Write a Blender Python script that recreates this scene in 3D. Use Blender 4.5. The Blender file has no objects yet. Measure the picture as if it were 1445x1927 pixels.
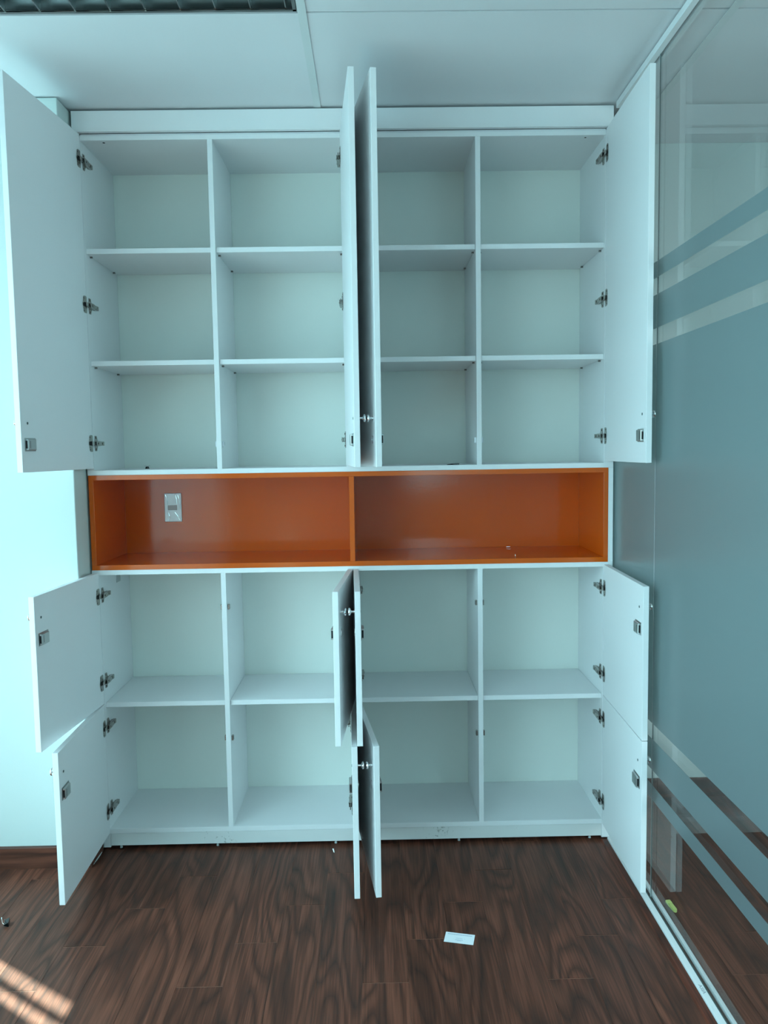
import bpy, bmesh, math, random
from mathutils import Vector, Matrix
random.seed(7)
C = bpy.context.scene.collection
S = bpy.context.scene
PI = math.pi

# ------------------------------------------------------------------ camera
f_px, cx, cy, cz, yaw, pitch, roll = 1484.757, 0.0857, -2.9009, 1.4977, 0.01100, -0.0784, -0.0154
cam_data = bpy.data.cameras.new('camera')
cam = bpy.data.objects.new('camera', cam_data); C.objects.link(cam)
_f = Vector((math.sin(yaw)*math.cos(pitch), math.cos(yaw)*math.cos(pitch), math.sin(pitch)))
_r = Vector((math.cos(yaw), -math.sin(yaw), 0)); _u = _r.cross(_f)
_r2 = math.cos(roll)*_r + math.sin(roll)*_u; _u2 = -math.sin(roll)*_r + math.cos(roll)*_u
m = Matrix((( _r2.x, _u2.x, -_f.x, cx), (_r2.y, _u2.y, -_f.y, cy), (_r2.z, _u2.z, -_f.z, cz), (0, 0, 0, 1)))
cam.matrix_world = m
cam_data.sensor_fit = 'VERTICAL'; cam_data.sensor_height = 36.0; cam_data.sensor_width = 27.0
cam_data.lens = f_px/1927*36.0
cam_data.clip_start = 0.05
S.camera = cam

# ------------------------------------------------------------------ daylight
S.view_settings.view_transform = 'Standard'; S.view_settings.look = 'None'
S.view_settings.gamma = 1.0; S.view_settings.use_curve_mapping = False
S.view_settings.exposure = 0.12
w = bpy.data.worlds.new('world'); S.world = w; w.use_nodes = True
bg = w.node_tree.nodes['Background']
# bright tinted-glass daylight: hazy sky above the horizon, darker ground below it
_n = w.node_tree.nodes; _l = w.node_tree.links
_tc = _n.new('ShaderNodeTexCoord'); _sx = _n.new('ShaderNodeSeparateXYZ'); _l.new(_tc.outputs['Generated'], _sx.inputs[0])
_cr = _n.new('ShaderNodeValToRGB'); _mr = _n.new('ShaderNodeMapRange'); _mr.inputs['From Min'].default_value = -1
_l.new(_sx.outputs['Z'], _mr.inputs['Value']); _l.new(_mr.outputs[0], _cr.inputs[0]); _l.new(_cr.outputs[0], bg.inputs['Color'])
_cr.color_ramp.elements[0].position = .42; _cr.color_ramp.elements[0].color = (.26, .50, .56, 1)
_cr.color_ramp.elements[1].position = .54; _cr.color_ramp.elements[1].color = (.505, .885, 1.0, 1)
bg.inputs['Strength'].default_value = 5.6
sun_d = bpy.data.lights.new('sun', 'SUN'); sun_d.energy = 42.0; sun_d.angle = math.radians(0.6)
sun_d.color = (0.66, 0.95, 0.86)
sun = bpy.data.objects.new('sun', sun_d); C.objects.link(sun)
SUN = Vector((0.83, -0.56, -2.06)).normalized()
sun.rotation_euler = SUN.to_track_quat('-Z', 'Y').to_euler(); sun.location = (-4, 3, 6)
def portal(name, loc, rot, sx, sy):
    d = bpy.data.lights.new(name, 'AREA'); d.shape = 'RECTANGLE'; d.size = sx; d.size_y = sy
    d.cycles.is_portal = True
    o = bpy.data.objects.new(name, d); C.objects.link(o); o.location = loc; o.rotation_euler = rot
# ------------------------------------------------------------------ room numbers
CEIL = 2.705; XWL = -1.72; YB = .363; YF = -6.2; XP = -.971; YP = -.115; XN = 3.6
WIN1 = (-5.8, -0.122, 0.08, 2.66)          # y0, y1, z0, z1 of the window wall on the left
WIN2 = (0.45, 0.98, 1.00, 2.35)           # x0, x1, z0, z1 behind the camera
ADDED_WIN3 = (1.2, 3.4, 0.3, 2.5)               # unseen window added to light the neighbouring room, behind the camera
portal('portal_left', (XWL-.06, (WIN1[0]+WIN1[1])/2, (WIN1[2]+WIN1[3])/2), (0, -PI/2, 0), WIN1[3]-WIN1[2], WIN1[1]-WIN1[0])
portal('portal_front', ((WIN2[0]+WIN2[1])/2, YF-.06, (WIN2[2]+WIN2[3])/2), (PI/2, 0, 0), WIN2[1]-WIN2[0], WIN2[3]-WIN2[2])
portal('portal_next_room', ((ADDED_WIN3[0]+ADDED_WIN3[1])/2, YF-.06, (ADDED_WIN3[2]+ADDED_WIN3[3])/2), (PI/2, 0, 0), ADDED_WIN3[1]-ADDED_WIN3[0], ADDED_WIN3[3]-ADDED_WIN3[2])

ADDED_WIN4 = (-4.2, -0.6, 0.5, 2.5)             # unseen window added to brighten the neighbouring room, far side: y0, y1, z0, z1
portal('portal_far', (XN+.06, (ADDED_WIN4[0]+ADDED_WIN4[1])/2, (ADDED_WIN4[2]+ADDED_WIN4[3])/2), (0, PI/2, 0), ADDED_WIN4[3]-ADDED_WIN4[2], ADDED_WIN4[1]-ADDED_WIN4[0])
# ------------------------------------------------------------------ helpers
class MB:
    """collects shapes into one bmesh"""
    def __init__(s): s.bm = bmesh.new(); s.mi = 0
    def _fin(s, vs, M):
        if M is not None: bmesh.ops.transform(s.bm, matrix=M, verts=vs)
        fs = {f for v in vs for f in v.link_faces}
        for f in fs: f.material_index = s.mi
    def box(s, x0, x1, y0, y1, z0, z1, b=0, M=None, seg=1):
        r = bmesh.ops.create_cube(s.bm, size=1)['verts']
        for v in r:
            v.co = Vector((x0+(v.co.x+.5)*(x1-x0), y0+(v.co.y+.5)*(y1-y0), z0+(v.co.z+.5)*(z1-z0)))
        if b:
            es = list({e for v in r for e in v.link_edges})
            g = bmesh.ops.bevel(s.bm, geom=es, offset=b, segments=seg, affect='EDGES', profile=.5)
            r = list({v for v in g['verts']} | {v for f in g['faces'] for v in f.verts})
        s._fin(r, M); return s
    def cyl(s, c, ax, r0, h, r1=None, n=16, M=None):
        if r1 is None: r1 = r0
        g = bmesh.ops.create_cone(s.bm, cap_ends=True, segments=n, radius1=r0, radius2=r1, depth=h)['verts']
        R = {'z': Matrix(), 'x': Matrix.Rotation(PI/2, 4, 'Y'), 'y': Matrix.Rotation(-PI/2, 4, 'X')}[ax]
        T = Matrix.Translation(c) @ R
        if M is not None: T = M @ T
        s._fin(g, T); return s
    def lathe(s, prof, c, ax='y', n=20, M=None):
        """prof: list of (radius, height)"""
        rings = []
        for r, h in prof:
            rings.append([s.bm.verts.new((r*math.cos(2*PI*k/n), r*math.sin(2*PI*k/n), h)) for k in range(n)])
        for a, b in zip(rings, rings[1:]):
            for k in range(n): s.bm.faces.new((a[k], a[(k+1) % n], b[(k+1) % n], b[k]))
        s.bm.faces.new(rings[0][::-1]); s.bm.faces.new(rings[-1])
        R = {'z': Matrix(), 'x': Matrix.Rotation(PI/2, 4, 'Y'), 'y': Matrix.Rotation(-PI/2, 4, 'X'), '-x': Matrix.Rotation(-PI/2, 4, 'Y')}[ax]
        T = Matrix.Translation(c) @ R
        if M is not None: T = M @ T
        s._fin([v for q in rings for v in q], T); return s
    def prism(s, pts, h0, h1, plane='yz', M=None):
        """polygon extruded; plane 'yz': pts are (y,z), extruded along x"""
        def P(a, b, h): return {'yz': (h, a, b), 'xz': (a, h, b), 'xy': (a, b, h)}[plane]
        A = [s.bm.verts.new(P(a, b, h0)) for a, b in pts]; B = [s.bm.verts.new(P(a, b, h1)) for a, b in pts]
        s.bm.faces.new(A); s.bm.faces.new(B[::-1]); n = len(pts)
        for k in range(n): s.bm.faces.new((A[k], B[k], B[(k+1) % n], A[(k+1) % n]))
        s._fin(A+B, M); return s
    def tube(s, path, r, n=8, M=None):
        path = [Vector(p) for p in path]; rings = []
        for i, p in enumerate(path):
            d = (path[min(i+1, len(path)-1)]-path[max(i-1, 0)]).normalized()
            q = d.to_track_quat('Z', 'Y').to_matrix()
            rings.append([s.bm.verts.new(p + q @ Vector((r*math.cos(2*PI*k/n), r*math.sin(2*PI*k/n), 0))) for k in range(n)])
        for a, b in zip(rings, rings[1:]):
            for k in range(n): s.bm.faces.new((a[k], a[(k+1) % n], b[(k+1) % n], b[k]))
        s.bm.faces.new(rings[0][::-1]); s.bm.faces.new(rings[-1])
        s._fin([v for q in rings for v in q], M); return s
    def mesh(s, name, mats, smooth=False):
        bmesh.ops.recalc_face_normals(s.bm, faces=s.bm.faces)
        me = bpy.data.meshes.new(name); s.bm.to_mesh(me); s.bm.free()
        for mt in (mats if isinstance(mats, (list, tuple)) else [mats]): me.materials.append(mt)
        if smooth:
            for p in me.polygons: p.use_smooth = True
            try: me.set_sharp_from_angle(angle=math.radians(35))
            except Exception: pass
        return me
    def build(s, name, mats, parent=None, loc=None, rotz=0, smooth=False):
        return link(name, s.mesh(name, mats, smooth), parent, loc, rotz)

def link(name, me, parent=None, loc=None, rotz=0):
    o = bpy.data.objects.new(name, me); C.objects.link(o)
    if parent is not None: o.parent = parent
    if loc is not None: o.location = loc
    if rotz: o.rotation_euler = (0, 0, rotz)
    return o
def empty(name, loc=(0, 0, 0)):
    o = bpy.data.objects.new(name, None); C.objects.link(o); o.location = loc; o.empty_display_size = .05; return o
def tag(o, label, cat, group=None):
    o['label'] = label; o['category'] = cat
    if group: o['group'] = group
    return o
def struct(o, label=None, cat=None):
    o['kind'] = 'structure'
    if label: o['label'] = label
    if cat: o['category'] = cat
    return o
def box(name, a, mat, parent=None, b=0, loc=None):
    return MB().box(*a, b=b).build(name, mat, parent, loc)

# ------------------------------------------------------------------ materials
def new_mat(name):
    mt = bpy.data.materials.new(name); mt.use_nodes = True
    nt = mt.node_tree; b = nt.nodes['Principled BSDF']; return mt, nt, b
def simple(name, col, rough=.5, metal=0, spec=.5, bump=0, bscale=60, mottle=0, mscale=3):
    mt, nt, b = new_mat(name); N = nt.nodes; L = nt.links
    b.inputs['Base Color'].default_value = (*col, 1); b.inputs['Roughness'].default_value = rough
    b.inputs['Metallic'].default_value = metal; b.inputs['Specular IOR Level'].default_value = spec
    tc = N.new('ShaderNodeTexCoord')
    nz = N.new('ShaderNodeTexNoise'); nz.inputs['Scale'].default_value = mscale; nz.inputs['Detail'].default_value = 4
    L.new(tc.outputs['Object'], nz.inputs['Vector'])
    mx = N.new('ShaderNodeMix'); mx.data_type = 'RGBA'
    k = 1-mottle
    mx.inputs['A'].default_value = (col[0]*k, col[1]*k, col[2]*k, 1); mx.inputs['B'].default_value = (*col, 1)
    L.new(nz.outputs['Fac'], mx.inputs['Factor']); L.new(mx.outputs['Result'], b.inputs['Base Color'])
    if bump:
        n2 = N.new('ShaderNodeTexNoise'); n2.inputs['Scale'].default_value = bscale; n2.inputs['Detail'].default_value = 3
        L.new(tc.outputs['Object'], n2.inputs['Vector'])
        bp = N.new('ShaderNodeBump'); bp.inputs['Strength'].default_value = bump; bp.inputs['Distance'].default_value = .002
        L.new(n2.outputs['Fac'], bp.inputs['Height']); L.new(bp.outputs['Normal'], b.inputs['Normal'])
    return mt
WHITE = simple('white_laminate', (.86, .86, .87), .42, bump=.06, bscale=350, mottle=.03, mscale=2.5)
EDGE = simple('white_edge_band', (.84, .84, .87), .35, mottle=.02)
BACK = simple('white_backboard', (.85, .88, .83), .5, bump=.08, bscale=300, mottle=.05, mscale=2)
PAINT = simple('wall_paint', (.62, .70, .68), .75, bump=.12, bscale=220, mottle=.03, mscale=1.2)
TILE = simple('ceiling_tile_vinyl', (.80, .81, .83), .55, bump=.1, bscale=180, mottle=.05, mscale=2.2)
TBAR = simple('ceiling_bar_enamel', (.72, .76, .76), .45, mottle=.03)
DARK = simple('dark_void', (.02, .02, .022), .9)
METAL = simple('nickel_steel', (.42, .40, .38), .25, metal=1, mottle=.15, mscale=60)
CHROME = simple('chrome', (.85, .85, .86), .08, metal=1)
ZINC = simple('zinc_plate', (.55, .56, .56), .3, metal=1, mottle=.1, mscale=40)
BLACK = simple('black_lacquer', (.012, .013, .015), .25)
PLAST = simple('frosted_plastic', (.62, .70, .70), .4)
FILM = simple('shiny_film', (.72, .76, .78), .12, spec=.8, bump=.8, bscale=25)
ALU = simple('white_powder_aluminium', (.80, .82, .83), .35, mottle=.03)
SEAL = simple('grey_rubber_seal', (.09, .13, .13), .6)
CARD = simple('card_paper', (.86, .88, .92), .6, mottle=.02)
INK = simple('grey_ink', (.30, .32, .36), .7)
PALEINK = simple('pale_blue_ink', (.50, .56, .66), .7)
LIME = simple('lime_plastic', (.78, .88, .28), .45, mottle=.12, mscale=60)
GREYPL = simple('grey_plate', (.50, .52, .52), .55, mottle=.1, mscale=30)
REFLD = simple('shaded_reflector', (.15, .16, .16), .22, metal=1, mottle=.2, mscale=20)  # metal darkened to paint in the dark floor it mirrors
REFL = simple('brushed_reflector', (.40, .40, .39), .16, metal=1, mottle=.12, mscale=20)
TUBEM = simple('unlit_lamp_tube', (.7, .72, .7), .3)
DIRTW = None
def dirt_white():
    mt, nt, b = new_mat('scuffed_white_laminate'); N = nt.nodes; L = nt.links
    b.inputs['Roughness'].default_value = .5
    tc = N.new('ShaderNodeTexCoord')
    sp = N.new('ShaderNodeSeparateXYZ'); L.new(tc.outputs['Object'], sp.inputs[0])
    n1 = N.new('ShaderNodeTexNoise'); n1.inputs['Scale'].default_value = 90; n1.inputs['Detail'].default_value = 2
    n2 = N.new('ShaderNodeTexNoise'); n2.inputs['Scale'].default_value = 5
    L.new(tc.outputs['Object'], n1.inputs['Vector']); L.new(tc.outputs['Object'], n2.inputs['Vector'])
    ad = N.new('ShaderNodeMath'); ad.operation = 'MULTIPLY'; L.new(n1.outputs['Fac'], ad.inputs[0]); L.new(n2.outputs['Fac'], ad.inputs[1])
    rp = N.new('ShaderNodeValToRGB'); rp.color_ramp.elements[0].position = .40; rp.color_ramp.elements[1].position = .45
    rp.color_ramp.elements[0].color = (.74, .74, .73, 1); rp.color_ramp.elements[1].color = (.45, .45, .43, 1)
    L.new(ad.outputs[0], rp.inputs[0]); L.new(rp.outputs[0], b.inputs['Base Color']); return mt
DIRTW = dirt_white()

def orange_mat():
    mt, nt, b = new_mat('orange_lacquer'); N = nt.nodes; L = nt.links
    b.inputs['Base Color'].default_value = (.72, .115, .008, 1)
    b.inputs['Roughness'].default_value = .11; b.inputs['Specular IOR Level'].default_value = .42
    b.inputs['Coat Weight'].default_value = .0; b.inputs['Coat Roughness'].default_value = .1
    tc = N.new('ShaderNodeTexCoord')
    nz = N.new('ShaderNodeTexNoise'); nz.inputs['Scale'].default_value = 90; nz.inputs['Detail'].default_value = 2
    L.new(tc.outputs['Object'], nz.inputs['Vector'])
    bp = N.new('ShaderNodeBump'); bp.inputs['Strength'].default_value = .12; bp.inputs['Distance'].default_value = .001
    L.new(nz.outputs['Fac'], bp.inputs['Height']); L.new(bp.outputs['Normal'], b.inputs['Normal'])
    L.new(bp.outputs['Normal'], b.inputs['Coat Normal'])
    n2 = N.new('ShaderNodeTexNoise'); n2.inputs['Scale'].default_value = 2.5; L.new(tc.outputs['Object'], n2.inputs['Vector'])
    mx = N.new('ShaderNodeMix'); mx.data_type = 'RGBA'
    mx.inputs['A'].default_value = (.62, .094, .004, 1); mx.inputs['B'].default_value = (.70, .116, .006, 1)
    L.new(n2.outputs['Fac'], mx.inputs['Factor']); L.new(mx.outputs['Result'], b.inputs['Base Color'])
    return mt
ORANGE = orange_mat()

def wood(name, axis, tint=(1, 1, 1), rand=True, rough=.42):
    """dark walnut: nested cathedral rings along the board, fine fibres on top"""
    mt, nt, b = new_mat(name); N = nt.nodes; L = nt.links
    tc = N.new('ShaderNodeTexCoord'); mp = N.new('ShaderNodeMapping')
    oi = N.new('ShaderNodeObjectInfo')
    ofs = N.new('ShaderNodeVectorMath'); ofs.operation = 'SCALE'; ofs.inputs[0].default_value = (13.7, 31.1, 7.3)
    if rand: L.new(oi.outputs['Random'], ofs.inputs['Scale'])
    else: ofs.inputs['Scale'].default_value = .37
    add = N.new('ShaderNodeVectorMath'); add.operation = 'ADD'
    L.new(tc.outputs['Object'], add.inputs[0]); L.new(ofs.outputs[0], add.inputs[1])
    sc = {'y': (7.5, 1.3, 6), 'x': (1.3, 7.5, 6)}[axis]
    mp.inputs['Scale'].default_value = sc; L.new(add.outputs[0], mp.inputs['Vector'])
    n1 = N.new('ShaderNodeTexNoise'); n1.inputs['Scale'].default_value = 1.0; n1.inputs['Detail'].default_value = 2.2; n1.inputs['Roughness'].default_value = .35
    L.new(mp.outputs[0], n1.inputs['Vector'])
    mu = N.new('ShaderNodeMath'); mu.operation = 'MULTIPLY'; mu.inputs[1].default_value = 64; L.new(n1.outputs['Fac'], mu.inputs[0])
    si = N.new('ShaderNodeMath'); si.operation = 'SINE'; L.new(mu.outputs[0], si.inputs[0])
    r1 = N.new('ShaderNodeMapRange'); r1.inputs['From Min'].default_value = -1; L.new(si.outputs[0], r1.inputs['Value'])
    mp2 = N.new('ShaderNodeMapping'); mp2.inputs['Scale'].default_value = {'y': (210, 5, 60), 'x': (5, 210, 60)}[axis]
    L.new(add.outputs[0], mp2.inputs['Vector'])
    n2 = N.new('ShaderNodeTexNoise'); n2.inputs['Scale'].default_value = 1; n2.inputs['Detail'].default_value = 3; L.new(mp2.outputs[0], n2.inputs['Vector'])
    mp3 = N.new('ShaderNodeMapping'); mp3.inputs['Scale'].default_value = {'y': (14, 1.4, 6), 'x': (1.4, 14, 6)}[axis]
    L.new(add.outputs[0], mp3.inputs['Vector'])
    n3 = N.new('ShaderNodeTexNoise'); n3.inputs['Scale'].default_value = 1; n3.inputs['Detail'].default_value = 3; L.new(mp3.outputs[0], n3.inputs['Vector'])
    a1 = N.new('ShaderNodeMath'); a1.operation = 'MULTIPLY'; a1.inputs[1].default_value = .30; pw = N.new('ShaderNodeMath'); pw.operation = 'POWER'; pw.inputs[1].default_value = .32; L.new(r1.outputs[0], pw.inputs[0]); L.new(pw.outputs[0], a1.inputs[0])
    a2 = N.new('ShaderNodeMath'); a2.operation = 'MULTIPLY_ADD'; a2.inputs[1].default_value = .62; L.new(n2.outputs['Fac'], a2.inputs[0]); L.new(a1.outputs[0], a2.inputs[2])
    a3 = N.new('ShaderNodeMath'); a3.operation = 'MULTIPLY_ADD'; a3.inputs[1].default_value = .38; L.new(n3.outputs['Fac'], a3.inputs[0]); L.new(a2.outputs[0], a3.inputs[2])
    rp = N.new('ShaderNodeValToRGB'); cr = rp.color_ramp
    t = tint
    cr.elements[0].position = .37; cr.elements[0].color = (.034*t[0], .016*t[1], .013*t[2], 1)
    cr.elements[1].position = .93; cr.elements[1].color = (.195*t[0], .064*t[1], .039*t[2], 1)
    e = cr.elements.new(.70); e.color = (.096*t[0], .032*t[1], .020*t[2], 1)
    L.new(a3.outputs[0], rp.inputs[0])
    hs = N.new('ShaderNodeHueSaturation'); L.new(rp.outputs[0], hs.inputs['Color'])
    if rand:
        v = N.new('ShaderNodeMapRange'); v.inputs['To Min'].default_value = .86; v.inputs['To Max'].default_value = 1.13
        L.new(oi.outputs['Random'], v.inputs['Value']); L.new(v.outputs[0], hs.inputs['Value'])
    L.new(hs.outputs[0], b.inputs['Base Color'])
    b.inputs['Roughness'].default_value = rough; b.inputs['Specular IOR Level'].default_value = .28
    bp = N.new('ShaderNodeBump'); bp.inputs['Strength'].default_value = .18; bp.inputs['Distance'].default_value = .0006
    L.new(n2.outputs['Fac'], bp.inputs['Height']); L.new(bp.outputs['Normal'], b.inputs['Normal'])
    return mt
WOODY = wood('walnut_laminate_plank', 'y')
WOODX = wood('walnut_skirting', 'x', (.85, .85, .85), False, .4)
WOODT = wood('walnut_trim', 'y', (.95, .75, .7), False, .4)
JOINT = simple('plank_joint_glint', (.34, .17, .12), .6)  # colour lightened to paint in the light that plank bevels catch

def glass_mat(name, tint, ref=1.0):
    mt, nt, b = new_mat(name); N = nt.nodes; L = nt.links; N.remove(b)
    tr = N.new('ShaderNodeBsdfTransparent'); tr.inputs['Color'].default_value = (*tint, 1)
    gl = N.new('ShaderNodeBsdfGlossy'); gl.inputs['Roughness'].default_value = 0.0
    fr = N.new('ShaderNodeFresnel'); ge = N.new('ShaderNodeNewGeometry')
    mr = N.new('ShaderNodeMapRange'); mr.inputs['To Min'].default_value = 1.5; mr.inputs['To Max'].default_value = 1/1.5
    L.new(ge.outputs['Backfacing'], mr.inputs['Value']); L.new(mr.outputs[0], fr.inputs['IOR'])
    # both faces of the sheet are modelled; the inner reflection is folded in by the second face
    ms = N.new('ShaderNodeMixShader')
    L.new(fr.outputs[0], ms.inputs[0]); L.new(tr.outputs[0], ms.inputs[1]); L.new(gl.outputs[0], ms.inputs[2])
    L.new(ms.outputs[0], N['Material Output'].inputs['Surface']); return mt
GLASS = glass_mat('clear_glass', (.96, .975, .975))
WGLASS = glass_mat('window_glass', (.97, .985, .985))
TINTGLASS = glass_mat('light_tint_glass', (.95, .78, .74))  # tint added to warm and dim the neighbouring room's daylight
def frost_mat():
    """etched film: blurs what stands behind it and blurs its reflections"""
    mt, nt, b = new_mat('frosted_film'); N = nt.nodes; L = nt.links; N.remove(b)
    df = N.new('ShaderNodeBsdfDiffuse'); df.inputs['Color'].default_value = (.38, .45, .48, 1)
    rf = N.new('ShaderNodeBsdfRefraction'); rf.inputs['Color'].default_value = (.84, .97, .97, 1)
    rf.inputs['Roughness'].default_value = .55; rf.inputs['IOR'].default_value = 1.45
    gl = N.new('ShaderNodeBsdfGlossy'); gl.inputs['Roughness'].default_value = .27
    fr = N.new('ShaderNodeFresnel'); ge = N.new('ShaderNodeNewGeometry')
    mr = N.new('ShaderNodeMapRange'); mr.inputs['To Min'].default_value = 1.5; mr.inputs['To Max'].default_value = 1/1.5
    L.new(ge.outputs['Backfacing'], mr.inputs['Value']); L.new(mr.outputs[0], fr.inputs['IOR'])
    m1 = N.new('ShaderNodeMixShader'); m1.inputs[0].default_value = .72; L.new(df.outputs[0], m1.inputs[1]); L.new(rf.outputs[0], m1.inputs[2])
    m2 = N.new('ShaderNodeMixShader'); L.new(fr.outputs[0], m2.inputs[0]); L.new(m1.outputs[0], m2.inputs[1]); L.new(gl.outputs[0], m2.inputs[2])
    L.new(m2.outputs[0], N['Material Output'].inputs['Surface']); return mt
FROST = frost_mat()
GEDGE = simple('green_glass_edge', (.10, .26, .27), .2)

# ================================================================== SETTING
# ---- floor with one object per plank
floor = struct(box('floor', (XWL-.1, XN+.1, YF-.1, YB+.1, -.06, -.0011), JOINT))
PW = .131; PL = .785; X0 = .028
pm = MB().box(0, PW-.0009, 0, PL-.0026, -.001, 0).mesh('plank', WOODY)
ofs = {0: -.785, 1: -.590, 2: -.394, 3: -.200}
cut_meshes = {}
for n in range(-13, 28):
    x0 = X0+PW*n; y = ofs[n % 4]
    ys = []
    yy = y-PL*3
    while yy < YB: ys.append(yy); yy += PL
    for ya in ys:
        yb = ya+PL
        if yb < -2.45: continue
        if yb > YB or x0 < XWL or x0+PW > XN:
            xa = max(x0, XWL)-x0; xb = min(x0+PW, XN)-x0; yc = min(yb, YB)-ya
            if xb-xa < .01 or yc < .02: continue
            me = MB().box(xa, xb-.0009, 0, yc-.0026, -.001, 0).mesh('plank', WOODY)
        else: me = pm
        link('plank', me, floor, (x0, ya, 0))
far = MB()
for n in range(-13, 28):
    x0 = max(X0+PW*n, XWL); x1 = min(X0+PW*(n+1), XN)
    if x1-x0 < .01: continue
    yy = ofs[n % 4]-PL*3
    while yy+PL >= -2.45: yy -= PL
    while yy+PL > YF:
        far.box(x0, x1-.0009, max(yy, YF), yy+PL-.0026, -.001, 0); yy -= PL
fo = far.build('plank', wood('walnut_laminate_far', 'y', rand=False), floor); fo['kind'] = 'stuff'

# ---- ceiling: slab, tiles, bars
ceiling = struct(box('ceiling', (XWL-.1, XN+.1, YF-.1, YB+.1, CEIL+.10, CEIL+.16), PAINT))
TX = -.095; TY = -.612
tw, tl = 1.2, .6
FIX = (-1, 1)      # tile cell that holds the light fitting: column, row
xs = [TX+tw*k for k in range(-2, 5)]; ysr = [TY+tl*(1-k) for k in range(0, 12)]
for i in range(len(xs)-1):
    for j in range(len(ysr)-1):
        xa, xb = max(xs[i]+.004, XWL), min(xs[i+1]-.004, XN); yb_, ya_ = min(ysr[j]-.004, YB), max(ysr[j+1]+.004, YF)
        if j == 0: yb_ = YB
        if xb-xa < .05 or yb_-ya_ < .05: continue
        if i == 1 and j == 1: continue
        box('ceiling_tile', (xa, xb, ya_, yb_, CEIL+.004, CEIL+.016), TILE, ceiling)
ym = ysr[1]
# j==0 row is the strip between y=-.012 and the back wall
for x in xs[1:]:
    if x < XN: MB().box(x-.012, x+.012, YF, YB, CEIL, CEIL+.0025).box(x-.001, x+.001, YF, YB, CEIL+.003, CEIL+.035).build('ceiling_bar', TBAR, ceiling)
for i in range(len(xs)-1):
    xa, xb = max(xs[i]+.0125, XWL), min(xs[i+1]-.0125, XN)
    for y in ysr[2:]:
        if y > YF and xb-xa > .05: MB().box(xa, xb, y-.012, y+.012, CEIL+.0003, CEIL+.0028).build('cross_bar', TBAR, ceiling)
# ---- walls
box_ = box
wall_back = struct(box('wall_back', (XWL-.1, XN+.1, YB+.002, YB+.12, -.06, CEIL+.1), PAINT))
wp = struct(box('wall_corner', (XWL, XP, YP, YB, 0, CEIL-.0005), PAINT, b=.002))
wl = MB()
y0, y1, z0, z1 = WIN1
wl.box(XWL-.12, XWL, YF-.1, YB, -.06, z0).box(XWL-.12, XWL, YF-.1, YB, z1, CEIL+.1)
wl.box(XWL-.12, XWL, y1, YB, z0, z1).box(XWL-.12, XWL, YF-.1, y0, z0, z1)
struct(wl.build('wall_left', PAINT))
wf = MB(); a0, a1, b0, b1 = WIN2; c0, c1, d0, d1 = ADDED_WIN3
wf.box(XWL-.1, XN+.1, YF-.12, YF, -.06, min(b0, d0)).box(XWL-.1, XN+.1, YF-.12, YF, max(b1, d1), CEIL+.1)
wf.box(XWL-.1, a0, YF-.12, YF, min(b0, d0), max(b1, d1)).box(a1, c0, YF-.12, YF, min(b0, d0), max(b1, d1)).box(c1, XN+.1, YF-.12, YF, min(b0, d0), max(b1, d1))
wf.box(a0, a1, YF-.12, YF, min(b0, d0), b0+.0001).box(c0, c1, YF-.12, YF, d1-.0001, max(b1, d1))
struct(wf.build('wall_front', PAINT))
e0, e1, g0, g1 = ADDED_WIN4
struct(MB().box(XN, XN+.12, YF-.1, YB+.1, -.06, g0).box(XN, XN+.12, YF-.1, YB+.1, g1, CEIL+.1).box(XN, XN+.12, YF-.1, e0, g0, g1).box(XN, XN+.12, e1, YB+.1, g0, g1).build('wall_far', PAINT))
w4 = struct(empty('added_window_4', (XN, (e0+e1)/2, g0)))  # unseen opening, added to brighten the room beyond the glass
for nm, a, mt in (('window_sill', (XN-.01, XN+.07, e0, e1, g0, g0+.04), ALU), ('window_head', (XN+.02, XN+.07, e0, e1, g1-.05, g1), ALU), ('window_jamb', (XN+.02, XN+.07, e0, e0+.05, g0+.04, g1-.05), ALU),
                  ('window_jamb', (XN+.02, XN+.07, e1-.05, e1, g0+.04, g1-.05), ALU), ('pane', (XN+.04, XN+.046, e0, e1, g0, g1), TINTGLASS)):
    o = box(nm, a, mt); o.parent = w4; o.matrix_parent_inverse = Matrix.Translation(w4.location).inverted()

# ---- window on the left (outside the frame, but it lights the room)
w1 = struct(empty('window_1', (XWL, (y0+y1)/2, z0)))
def wbox(name, a, mat, b=0):
    o = box(name, a, mat); o.parent = w1; o.matrix_parent_inverse = Matrix.Translation(w1.location).inverted(); return o
xf0, xf1 = XWL-.07, XWL-.02
wbox('window_head', (xf0, xf1, y0, y1, z1-.05, z1), ALU); wbox('window_sill', (xf0, XWL+.01, y0, y1, z0, z0+.04), ALU)
wbox('window_jamb', (xf0, xf1, y1-.012, y1, z0+.04, z1-.05), ALU); wbox('window_jamb', (xf0, xf1, y0, y0+.05, z0+.04, z1-.05), ALU)
for ya, yb in ((-.245, -.230), (-.365, -.300), (-.56, -.406), (-1.75, -1.69), (-3.05, -2.99), (-4.4, -4.34)):  # third bar made wide to keep sun off the visible floor
    wbox('mullion', (xf0+.01, xf1-.01, ya, yb, z0+.04, z1-.05), ALU)
wbox('pane', (xf0+.02, xf0+.026, y0, y1, z0, z1), WGLASS)
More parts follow.
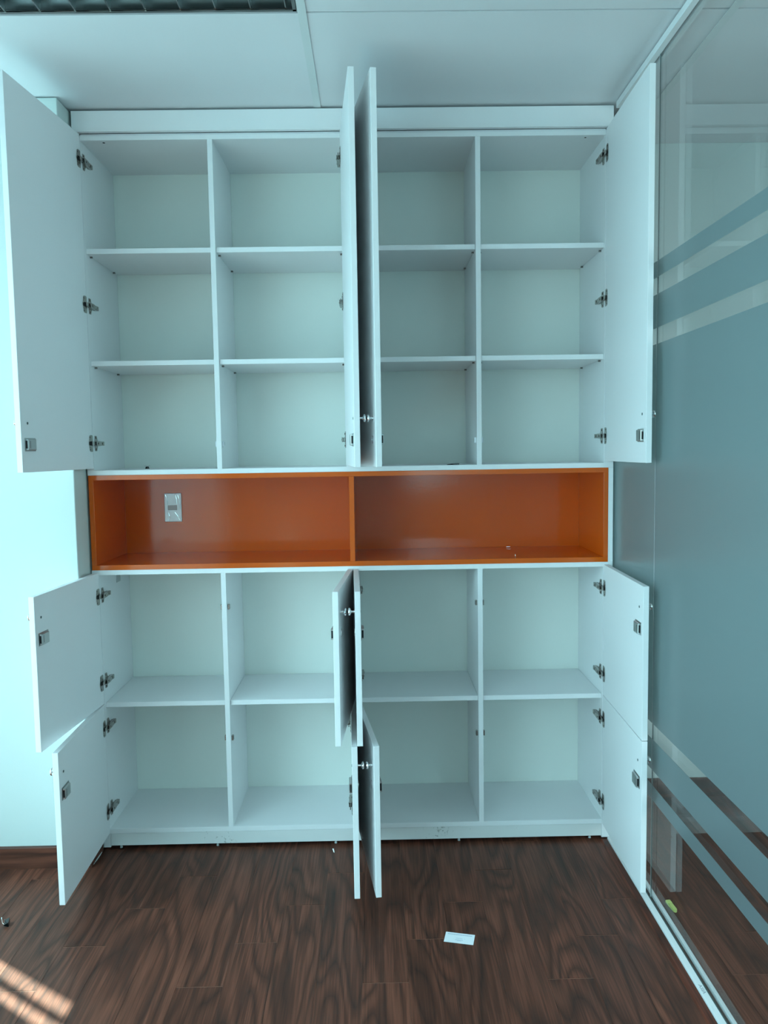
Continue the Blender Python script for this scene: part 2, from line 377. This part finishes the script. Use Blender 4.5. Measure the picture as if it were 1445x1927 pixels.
# behind the camera
def small_window(nm, x0, x1, z0, z1):
    ww = struct(empty(nm, ((x0+x1)/2, YF, z0))); inv = Matrix.Translation(ww.location).inverted()
    def q(n, a, mt): o = box(n, a, mt); o.parent = ww; o.matrix_parent_inverse = inv
    q('window_frame', (x0, x1, YF-.07, YF-.02, z1-.05, z1), ALU); q('window_sill', (x0, x1, YF-.07, YF+.01, z0, z0+.04), ALU)
    q('window_jamb', (x0, x0+.04, YF-.07, YF-.02, z0+.04, z1-.05), ALU); q('window_jamb', (x1-.04, x1, YF-.07, YF-.02, z0+.04, z1-.05), ALU)
    q('pane', (x0, x1, YF-.045, YF-.039, z0, z1), WGLASS)
small_window('window_2', *WIN2); small_window('added_window_3', *ADDED_WIN3)  # second one added to light the neighbouring room

# ---- skirtings
bb = MB().prism([(YP, 0), (YP-.012, 0), (YP-.012, .076), (YP-.008, .080), (YP, .080)], XWL, XP, 'yz').box(XP+.0003, XP+.0045, YP-.012, -.003, 0, .080).build('baseboard_left', WOODX); struct(bb)
bb = MB().prism([(YB, 0), (YB-.012, 0), (YB-.012, .074), (YB-.008, .080), (YB, .080)], .990, XN, 'yz').build('baseboard_back', WOODX); struct(bb)
# crumbs of plaster where the wall meets the floor beside the cabinet
pc = MB()
for k in range(26):
    yy = -.112+random.random()*.10; s = .002+random.random()*.004
    pc.box(XP+.001, XP+.001+s, yy, yy+s*2.2, .0002, .0002+s*.8, M=None)
o = pc.build('plaster_crumbs', PAINT); o['kind'] = 'stuff'; tag(o, 'white plaster crumbs on the floor at the lower left corner of the cabinet', 'debris')

# ---- glass partition on the right
wr = struct(empty('wall_right', (.979, 0, 0)))
def rp(name, a, mat, parent=wr, b=0):
    o = box(name, a, mat, b=b); o.parent = parent
    o.matrix_parent_inverse = Matrix.Translation(wr.location).inverted() if parent is wr else Matrix.Identity(4)
    return o
GX0, GX1 = .974, .984
gz0, gz1 = .004, 2.692
BANDS = [(2.02, 2.07), (1.865, 1.968), (.600, 1.815), (.446, .548), (.347, .396)]
for ya, yb in ((-.4095, YB), (-1.60, -.4125), (-2.80, -1.603), (-4.0, -2.803), (-5.1, -4.003), (YF, -5.103)):
    g = MB().box(GX0, GX1, ya, yb, gz0, gz1)
    go = g.build('glass_pane', GLASS, wr); go.matrix_parent_inverse = Matrix.Translation(wr.location).inverted()
    for za, zb in BANDS:
        fb = box('frosted_band', (GX0-.0008, GX0-.0003, ya+.001, yb-.001, za, zb), FROST); fb.parent = go
for yj in (-.411, -1.6015, -2.8015, -4.0015, -5.1015):
    jo = MB().box(GX0, GX0+.0035, yj-.0012, yj+.0002, .012, gz1-.001).build('glass_joint', SEAL, wr); jo.matrix_parent_inverse = Matrix.Translation(wr.location).inverted()
    jo = MB().box(GX0-.0003, GX0+.0035, yj+.0003, yj+.0014, .012, gz1-.001).build('silicone_bead', ALU, wr); jo.matrix_parent_inverse = Matrix.Translation(wr.location).inverted()
# floor channel: two lips and a seal in the groove
tr = MB().box(.9505, .9690, YF, -.005, 0, .012, b=.0008).build('floor_track', ALU, wr); tr.matrix_parent_inverse = Matrix.Translation(wr.location).inverted()
t2 = box('track_lip', (.9855, .9960, YF, YB, 0, .012), ALU, tr, b=.0008)
t3 = box('rubber_seal', (.9692, .9737, YF, YB, 0, .009), SEAL, tr)
tc_ = MB().box(.9555, .9735, YF, -.035, CEIL-.022, CEIL-.0006).box(.9845, .9990, YF, YB, CEIL-.022, CEIL-.0006).build('ceiling_track', ALU, wr)
tc_.matrix_parent_inverse = Matrix.Translation(wr.location).inverted()
def text(name, body, size, mat, parent, M):
    cu = bpy.data.curves.new(name, 'FONT'); cu.body = body; cu.size = size; cu.extrude = .0001; cu.resolution_u = 3; cu.align_x = 'LEFT'
    tmp = bpy.data.objects.new('tmp', cu); C.objects.link(tmp)
    me = bpy.data.meshes.new_from_object(tmp.evaluated_get(bpy.context.evaluated_depsgraph_get()))
    bpy.data.objects.remove(tmp); me.transform(M); me.materials.clear(); me.materials.append(mat)
    return link(name, me, parent)
RM = Matrix.Rotation(-PI/2, 4, 'Z')
bpy.context.view_layer.update()
text('track_lettering', 'ASIA', .0135, INK, tr, Matrix.Translation((.9555, -.840, .0122)) @ RM @ Matrix.Scale(1.35, 4, (1, 0, 0)))
text('track_small_print', '............', .006, PALEINK, tr, Matrix.Translation((.957, -.925, .0122)) @ RM)
# wooden trim strip beside the channel
struct(MB().prism([(.924, 0), (.9497, 0), (.9497, .005), (.930, .005)], YF, -.002, 'xz').build('trim_1', WOODT))

# ================================================================== CABINETS
t = .018
XL, XR = -.965, .965
XLi, XRi = -.939, .930
Y0 = 0.0; YBK = YB-.001       # carcass front, room side of the wall
Yin = .355                    # face of the back boards is here + nothing (back boards 6 mm)
D1, D2 = -.4813, .4712
def panel(name, a, parent, mat=WHITE, b=.0006): return box(name, a, mat, parent, b=b)

# ---------------- hardware meshes (shared)
def hinge_meshes():
    # on-door flange + cup rim; local x along door from hinge edge, y = normal out of the inner face, z up
    a = MB().prism([(-.030, .004), (-.027, .0015), (.027, .0015), (.030, .004), (.030, .020), (.026, .026), (.012, .028), (-.012, .028), (-.026, .026), (-.030, .020)][::1], 0, .0016, 'xy',
                   M=Matrix(((0, 1, 0, 0), (0, 0, 1, 0), (1, 0, 0, 0), (0, 0, 0, 1))))
    a.cyl((.018, .002, 0), 'y', .0155, .0014, n=18)
    a.cyl((.020, .002, .022), 'y', .0032, .0016, n=8).cyl((.020, .002, -.022), 'y', .0032, .0016, n=8)
    a.mi = 1; a.box(.008, .026, .0022, .0030, -.0075, .0075)
    return a.mesh('hinge', [METAL, DARK], True)
HM = hinge_meshes()
def arm_mesh(dy):
    # link arm from the cup to the mounting plate, plus winged plate; local x along +y of the cabinet (into the carcass), y = away from the side panel
    a = MB()
    Mx = Matrix(((1, 0, 0, 0), (0, 0, 1, 0), (0, 1, 0, 0), (0, 0, 0, 1)))
    a.box(-.028, .012, .0065, .0095, -.0068, .0068, b=.0006)        # link from the cup
    a.prism([(.000, -.0085), (.034, -.0085), (.044, -.0065), (.078, -.0075), (.078, .0075), (.044, .0065), (.034, .0085), (.000, .0085)], .0125, .0145, 'xy', M=Mx)
    a.box(.000, .078, .003, .0127, -.0078, -.0064).box(.000, .078, .003, .0127, .0064, .0078)
    a.prism([(.016, -.028), (.030, -.028), (.036, -.017), (.042, -.009), (.070, -.0085), (.070, .0085), (.042, .009), (.036, .017), (.030, .028), (.016, .028), (.014, .010), (.014, -.010)], 0, .003, 'xy', M=Mx)
    a.cyl((.023, .004, .022), 'y', .004, .0025, n=8).cyl((.023, .004, -.022), 'y', .004, .0025, n=8)
    a.cyl((.062, .0152, 0), 'y', .0045, .0016, n=8).cyl((.018, .0152, 0), 'y', .0035, .0016, n=8)
    return a.mesh('hinge_arm', METAL, True)
AM = arm_mesh(0)
def lock_mesh():
    a = MB().box(-.0315, .0315, 0, .0016, -.0205, .0205, b=.0006)     # flange
    a.box(-.0215, .0275, .0012, .0098, -.0175, .0175, b=.0015)
    for sx, sz in ((-.027, .016), (-.027, -.016)): a.cyl((sx, .0022, sz), 'y', .0028, .0016, n=8)
    a.mi = 1; a.box(  .0255, .0280, .0025, .0082, -.0120, .0120)
    a.box(.0140, .0150, .0097, .0102, -.0115, .0115)
    return a.mesh('lock', [ZINC, DARK], True)
LM = lock_mesh()
KM = MB().lathe([(.0070, 0), (.0070, .0015), (.0040, .0025), (.0038, .0110), (.0060, .0125), (.0122, .0150), (.0128, .0175), (.0118, .0200), (.0085, .0213)], (0, 0, 0), 'z', 24).mesh('knob', CHROME, True)
EM = MB().lathe([(.0125, 0), (.0125, .0010), (.0110, .0024), (.0075, .0026), (.0070, .0016), (.0004, .0016)], (0, 0, 0), 'z', 24).mesh('lock_cylinder', CHROME, True)
SM = MB().lathe([(.0042, 0), (.0042, .0008), (.0030, .0012), (.0028, .0004), (.0004, .0004)], (0, 0, 0), 'z', 12).mesh('screw_head', SEAL, True)
PINM = MB().cyl((0, .004, -.0035), 'y', .0028, .010, n=8).box(-.004, .004, 0, .0085, -.0012, 0).mesh('shelf_pin', METAL, True)
STM = MB().box(0, .0075, -.0055, .0055, -.010, .010, b=.0008)
STM.mi = 1; STM.box(.0073, .0078, -.003, .003, -.006, .006)
STM = STM.mesh('strike_plate', [CARD, GREYPL])
STM2 = MB().box(0, .0075, -.0060, .0060, -.0095, .0095, b=.0008); STM2.mi = 1; STM2.box(.0073, .0078, -.003, .003, -.006, .006)
STM2 = STM2.mesh('strike_plate', [METAL, DARK])

def door(parent, xh, F, z0, z1, side, hz, lz, kz, W=.476):
    """side=+1: inner face looks toward +x when open.  Local x runs from the hinge edge to the free edge."""
    H = Vector((xh, -.003, 0)); e = (Vector((F[0], F[1], 0))-H).normalized()
    ang = math.atan2(e.y, e.x)
    d = MB().box(0, W, -t/2, t/2, 0, z1-z0, b=.0008).build('door', WHITE, parent, (H.x, H.y, z0), ang)
    # local +y of the door in world = rotate e by 90 deg;  e ~ (0,-1) -> local y ~ (+1,0)
    sg = side            # inner face is on local +y*side
    for z in hz:
        h = link('hinge', HM, d, (0, sg*t/2, z-z0))
        if sg < 0: h.scale = (1, -1, 1)
    l = link('lock', LM, d, (.4285, sg*t/2, lz-z0))
    if sg < 0: l.scale = (1, -1, 1)
    R1 = Matrix.Rotation(-sg*PI/2, 4, 'X'); R2 = Matrix.Rotation(sg*PI/2, 4, 'X')
    k = link('knob', KM, d); k.matrix_local = Matrix.Translation((.437, -sg*t/2, kz-z0)) @ R2
    c = link('lock_cylinder', EM, d); c.matrix_local = Matrix.Translation((.4285, -sg*t/2, lz-z0)) @ R2
    s = link('screw_head', SM, d); s.matrix_local = Matrix.Translation((.437, sg*t/2, kz-z0)) @ R1
    return d
def arms(parent, xface, side, hz):
    """hinge arms on the carcass; xface = panel face, side=+1 when that face looks to +x"""
    for z in hz:
        a = link('hinge_arm', AM, parent)
        R = Matrix(((0, side, 0, xface), (1, 0, 0, 0.0), (0, 0, 1, z), (0, 0, 0, 1)))
        a.matrix_local = R
def strikes(parent, D, zs, me=STM):
    for z in zs:
        a = link('strike_plate', me, parent, (D+t/2, .022, z))
        b = link('strike_plate', me, parent, (D-t/2, .022, z)); b.scale = (-1, 1, 1)
def shelf(parent, x0, x1, ztop, rec, b=.0006):
    s = box('shelf', (x0+.0006, x1-.0006, rec, Yin-.002, ztop-t, ztop), WHITE, parent, b=.0008)
    for x, sg in ((x0, 1), (x1, -1)):
        for y in (rec+.040, Yin-.050):
            p_ = link('shelf_pin', PINM, s); p_.matrix_local = Matrix.Translation((x, y, ztop-t)) @ Matrix.Rotation(-sg*PI/2, 4, 'Z')
    return s
BAYS = [(XLi, D1-t/2), (D1+t/2, -t), (t, D2-t/2), (D2+t/2, XRi)]

# ---------------- upper cabinet
ub = empty('wall_cabinet', (0, 0, 1.4208))
tag(ub, 'tall white upper cabinet with four open doors and twelve empty compartments above the orange shelf', 'cabinet')
inv = Matrix.Translation(ub.location).inverted()
U0 = Vector((0, 0, 0))
ub.location = (0, 0, 0)
ub.location = (0, 0, 0)
ZU0, ZU1 = 1.4208, 2.624
panel('bottom_panel', (XL, XR, Y0, Yin, ZU0, 1.4388), ub)
panel('top_panel', (XLi, XRi, Y0, Yin, 2.6062, ZU1), ub)
panel('side_panel', (XL, XLi, Y0, Yin, 1.4388, ZU1), ub); panel('side_panel', (XRi, XR, Y0, Yin, 1.4388, ZU1), ub)
for x0, x1 in ((D1-t/2, D1+t/2), (D2-t/2, D2+t/2), (-t, -.0002), (.0002, t)): panel('divider', (x0, x1, Y0, Yin-.0015, 1.4388, 2.6062), ub)
panel('back_panel', (XLi, -.0002, Yin, Yin+.006, 1.4388, 2.6062), ub, BACK, 0); panel('back_panel', (.0002, XRi, Yin, Yin+.006, 1.4388, 2.6062), ub, BACK, 0)
fa = panel('filler_panel', (-.961, .9525, -.018, .0, 2.630, 2.7005), ub, b=.001)
panel('filler_rail', (XLi, XRi, .004, .020, 2.6242, 2.6295), ub, WHITE, 0)
for bx in BAYS:
    for z in (2.2342, 1.8356): shelf(ub, *bx, z, .0127)
HZU = (2.539, 2.033, 1.5375)
UD = [(-.948, (-.996, -.476), 1), (-.010, (.034, -.476), -1), (.010, (.100, -.469), 1), (.940, (.929, -.477), -1)]
for xh, F, sd in UD: door(ub, xh, F, 1.4455, 2.628, sd, HZU, 1.531, 1.597)
arms(ub, XLi, 1, HZU); arms(ub, -t, -1, HZU); arms(ub, t, 1, HZU); arms(ub, XRi, -1, HZU)
strikes(ub, D1, [1.529]); strikes(ub, D2, [1.529])
hole = MB().cyl((-.862, .022, 2.6058), 'z', .0045, .0008, n=10).build('screw_hole', DARK, ub)
hole = MB().cyl((.862, .022, 2.6058), 'z', .0035, .0008, n=10).build('screw_hole', DARK, ub)

# ---------------- orange open shelf
ob = empty('open_shelf_unit', (0, 0, 0))
tag(ob, 'glossy orange open shelf niche in two bays between the white upper and lower cabinets', 'shelf')
Zo0, Zo1 = 1.0707, 1.4206
panel('top_panel', (-.9625, .9468, Y0-.001, Yin, 1.4030, Zo1), ob, ORANGE); panel('bottom_panel', (-.9625, .9468, Y0-.001, Yin, Zo0, 1.0887), ob, ORANGE)
panel('side_panel', (-.9625, -.9445, Y0-.001, Yin, 1.0887, 1.4030), ob, ORANGE); panel('side_panel', (.9300, .9468, Y0-.001, Yin, 1.0887, 1.4030), ob, ORANGE)
panel('divider', (-.0095, .0085, Y0-.001, Yin-.0005, 1.0887, 1.4030), ob, ORANGE)
panel('back_panel', (-.9445, .9300, Yin, Yin+.007, 1.0887, 1.4030), ob, ORANGE, 0)
o = panel('side_cover', (.9472, XR, Y0, Yin, Zo0, Zo1), ob, WHITE); o['label'] = 'white end panel'
pl = MB().box(-.0355, .0355, -.006, 0, -.059, .059, b=.002).build('outlet_plate', FILM, ob, (-.7465, Yin, 1.275)); pl['label'] = 'grey blank socket plate wrapped in film'
box('toggle', (-.021, .016, -.0085, -.006, -.011, .010), GREYPL, pl, b=.001)
for xa, xb, za, zb in ((-.030, -.022, .055, .012), (.010, .016, .057, .015), (-.020, -.016, -.015, -.055), (.008, .026, -.020, -.052), (.022, .030, .050, -.005)):
    MB().tube([(xa, -.0065, za), ((xa+xb)/2+.003, -.0078, (za+zb)/2), (xb, -.0065, zb)], .0011, 5).build('film_wrinkle', CHROME, pl, smooth=True)

# ---------------- lower cabinet
lb = empty('base_cabinet', (0, 0, 0))
tag(lb, 'white lower cabinet with eight open doors and eight empty compartments standing on the wood floor', 'cabinet')
panel('top_panel', (XL, XR, Y0, Yin, 1.0525, 1.0705), lb)
panel('side_panel', (XL, XLi, Y0, Yin, .009, 1.0525), lb); panel('side_panel', (XRi, XR, Y0, Yin, .009, 1.0525), lb)
panel('bottom_panel', (XLi, XRi, Y0, Yin, .063, .081), lb)
for x0, x1 in ((D1-t/2, D1+t/2), (D2-t/2, D2+t/2), (-t, -.0002), (.0002, t)): panel('divider', (x0, x1, Y0, Yin-.0015, .081, 1.0525), lb)
panel('back_panel', (XLi, XRi, Yin, Yin+.006, .081, 1.0525), lb, BACK, 0)
panel('plinth', (XLi+.0005, XRi-.0005, .001, .019, .015, .0622), lb, DIRTW, .001)
for x in (-.905, -.537, -.086, .386, .889):
    MB().lathe([(.0055, 0), (.0055, .003), (.004, .005), (.004, .0152)], (x, .017, 0), 'z', 12).build('adjustable_foot', GREYPL, lb, smooth=True)
for bx in BAYS: shelf(lb, *bx, .567, .0127)
HA = (.974, .650); HB = (.476, .156)
LD = [(-.948, (-.983, -.477), 1), (-.010, (-.043, -.477), -1), (.010, (.026, -.478), 1), (.940, (.926, -.477), -1)]
LE = [(-.948, (-.932, -.477), 1), (-.010, (.008, -.478), -1), (.010, (.077, -.473), 1), (.940, (.926, -.477), -1)]
for xh, F, sd in LD: door(lb, xh, F, .5675, 1.0610, sd, HA, .922, .990)
for xh, F, sd in LE: door(lb, xh, F, .0665, .5645, sd, HB, .423, .490)
for hz in (HA, HB): arms(lb, XLi, 1, hz); arms(lb, -t, -1, hz); arms(lb, t, 1, hz); arms(lb, XRi, -1, hz)
for D in (D1, D2): strikes(lb, D, [.922, .420], STM2)
o = box('cable_cover', (XLi, XLi+.002, .190, .236, .993, 1.0524), GREYPL, lb, b=.0005); o['label'] = 'small grey plate on the left inner side'
MB().cyl((-.508, .335, .5675), 'z', .004, .002, n=10).build('screw_cap', GREYPL, lb)

# ================================================================== CEILING LIGHT
lt = empty('ceiling_light', (-.695, -.912, CEIL)); lt.location = (0, 0, 0)
tag(lt, 'unlit recessed fluorescent ceiling light with silver louvre blades', 'ceiling light')
fx0, fx1, fy0, fy1 = TX-tw+.0145, TX-.0145, TY-tl+.0145, TY-.0145
h = MB()
h.box(fx0, fx1, fy0, fy1, CEIL+.085, CEIL+.087).box(fx0, fx0+.002, fy0, fy1, CEIL+.001, CEIL+.085).box(fx1-.002, fx1, fy0, fy1, CEIL+.001, CEIL+.085)
h.box(fx0, fx1, fy0, fy0+.002, CEIL+.001, CEIL+.085).box(fx0, fx1, fy1-.002, fy1, CEIL+.001, CEIL+.085)
h.build('housing', ALU, lt)
fr = MB().box(fx0, fx1, fy1-.009, fy1, CEIL-.001, CEIL+.002).box(fx0, fx1, fy0, fy0+.009, CEIL-.001, CEIL+.002).box(fx0, fx0+.009, fy0, fy1, CEIL-.001, CEIL+.002).box(fx1-.009, fx1, fy0, fy1, CEIL-.001, CEIL+.002)
fr.build('frame', REFL, lt)
nb = 12
for k in range(nb+1):
    x = fx1-.028-.0972*k*.985
    if x < fx0+.01: break
    MB().prism([(x-.0015, CEIL+.002), (x+.0015, CEIL+.002), (x+.011, CEIL+.046), (x-.011, CEIL+.046)], fy0+.010, fy1-.010, 'xz').build('blade', REFL, lt)
n = 3; cw = (fy1-fy0-.02)/n
for k in range(n):
    ya = fy0+.010+cw*k; yb_ = ya+cw
    r = MB(); prof = []
    for q in range(7):
        u = q/6
        prof.append((ya+.0008+(.030*u**1.6), CEIL+.002+.066*u))
    r.prism(prof+[(ya+.0008, CEIL+.068)], fx0+.004, fx1-.004, 'yz')
    prof = [(2*ya+cw-a, b) for a, b in prof]
    r.prism(prof+[(yb_-.0008, CEIL+.068)], fx0+.004, fx1-.004, 'yz')
    r.build('reflector', REFLD, lt, smooth=True)
    MB().cyl(((fx0+fx1)/2, ya+cw/2, CEIL+.064), 'x', .013, fx1-fx0-.02, n=16).build('lamp_tube', TUBEM, lt, smooth=True)
lab = MB().box(-.392, -.330, fy1-.0125, fy1-.0119, CEIL+.004, CEIL+.016)
lab = MB()
for r_ in range(2):
    for q in range(9): lab.box(-.395+.0085*q, -.395+.0085*q+.0045, fy1-.046, fy1-.043, CEIL+.022+.006*r_, CEIL+.0245+.006*r_)
lab.build('print_label', CARD, lt)

# ================================================================== LOOSE THINGS
# visiting card
cc = [Vector((.282, -.558)), Vector((.371, -.578)), Vector((.361, -.627)), Vector((.276, -.606))]
ce = (cc[0]+cc[1]+cc[2]+cc[3])/4; ang = math.atan2(-.021, .089)
card = MB().box(-.0450, .0450, -.0250, .0250, 0, .0005).build('business_card', CARD, None, (ce.x, ce.y, .0003), ang)
tag(card, 'white business card with faint print lying on the wood floor', 'card')
pr = MB()
for (xa, xb, yv, th) in ((-.038, .038, .0165, .0042), (-.010, .010, -.0015, .0020), (.016, .018, -.0015, .0020), (-.012, .012, -.0095, .0026), (-.006, .007, -.0135, .0018)):
    x = xa
    while x < xb:
        wd = min(.0014+random.random()*.0026, xb-x); pr.box(x, x+wd*.75, yv-th/2, yv+th/2, .0005, .00056); x += wd
pr.build('print', PALEINK, card)

def binder_clip(name, loc, rz, label, sc=1.0, tilt=0):
    root = empty(name, loc); root.rotation_euler = (tilt, 0, rz); root.scale = (sc, sc, sc)
    b = MB()
    b.prism([(-.0085, 0), (.0085, 0), (.0015, .014), (.0006, .014), (.0060, .0012), (-.0060, .0012), (-.0006, .014), (-.0015, .014)], -.0125, .0125, 'yz')
    b.build('clip_body', BLACK, root)
    for sg in (1, -1):
        pts = [(-.0095, sg*.0022, .0135), (-.0090, sg*.008, .018), (-.0030, sg*.019, .020), (0, sg*.0215, .020), (.0030, sg*.019, .020), (.0090, sg*.008, .018), (.0095, sg*.0022, .0135)]
        MB().tube(pts, .0008, 6).build('wire_handle', CHROME, root, smooth=True)
    return tag(root, label, 'clip')
c1 = binder_clip('binder_clip', (-1.114, -.475, .0), .25, 'black binder clip with chrome handles lying on the wood floor at the left edge')
c1.rotation_euler = (math.radians(90), math.radians(8), math.radians(-75)); c1.location = (-1.108, -.470, .0087)
c2 = binder_clip('binder_clip', (0, 0, 0), 0, 'tiny black clip lying in the lowest left compartment of the upper cabinet', .62)
c2.location = (-.803, .200, 1.4390+.0001); c2.rotation_euler = (0, 0, math.radians(75))

# dark plastic scrap near the divider
sc_ = MB().prism([(-.024, -.004), (.014, -.007), (.022, .001), (.010, .006), (-.018, .003)], 0, .0018, 'xy')
sc_.tube([(-.024, 0, .001), (-.010, .001, .0025), (.006, 0, .004), (.018, -.002, .0045), (.022, -.003, .003)], .0013, 6)
so = sc_.build('plastic_scrap', BLACK, None, (.378, .030, 1.4389), .15)
tag(so, 'thin dark plastic scrap lying on the cabinet floor just left of the right divider', 'scrap')

def screw(name, loc, rx, ry, rz, L, label, r=.0018, hr=.0036, cat='screw'):
    a = MB().lathe([(.0006, 0), (r*.8, .003), (r, .006), (r, L-.003), (hr*.6, L-.002), (hr, L-.0006), (hr*.9, L), (hr*.4, L+.0002)], (0, 0, 0), 'z', 12)
    for k in range(int((L-.007)/.0016)):
        z = .005+k*.0016; a.lathe([(r, z), (r*1.3, z+.0004), (r, z+.0008)], (0, 0, 0), 'z', 10)
    o = a.build(name, CHROME, None, loc, smooth=True); o.rotation_euler = (rx, ry, rz); return tag(o, label, cat)
screw('screw', (-.088, -.066, .0034), math.radians(-86), 0, math.radians(12), .024, 'small steel screw lying on the wood floor just left of the middle doors')
screw('screw', (.622, .322, 1.0925), math.radians(88), 0, math.radians(75), .018, 'small dark screw lying at the back of the right orange bay')
o = screw('screw', (.612, .062, 1.0888), 0, 0, 0, .0085, 'tiny bright screw standing near the front edge of the right orange bay', .0020, .0038)
o.rotation_euler = (math.radians(180), 0, 0); o.location = (.6125, .055, 1.0887+.0088)

# lime piece behind the glass
lm = MB()
lm.box(-.0085, .0085, .010, .028, 0, .011, b=.0025)
lm.prism([(-.0065, .012), (.0065, .012), (.0055, -.026), (.000, -.031), (-.0055, -.026)], 0, .0095, 'xy')
lo = lm.build('plastic_wedge', LIME, None, (1.028, -.454, .0003), math.radians(6))
tag(lo, 'small lime green plastic piece on the floor behind the glass partition', 'plastic piece')
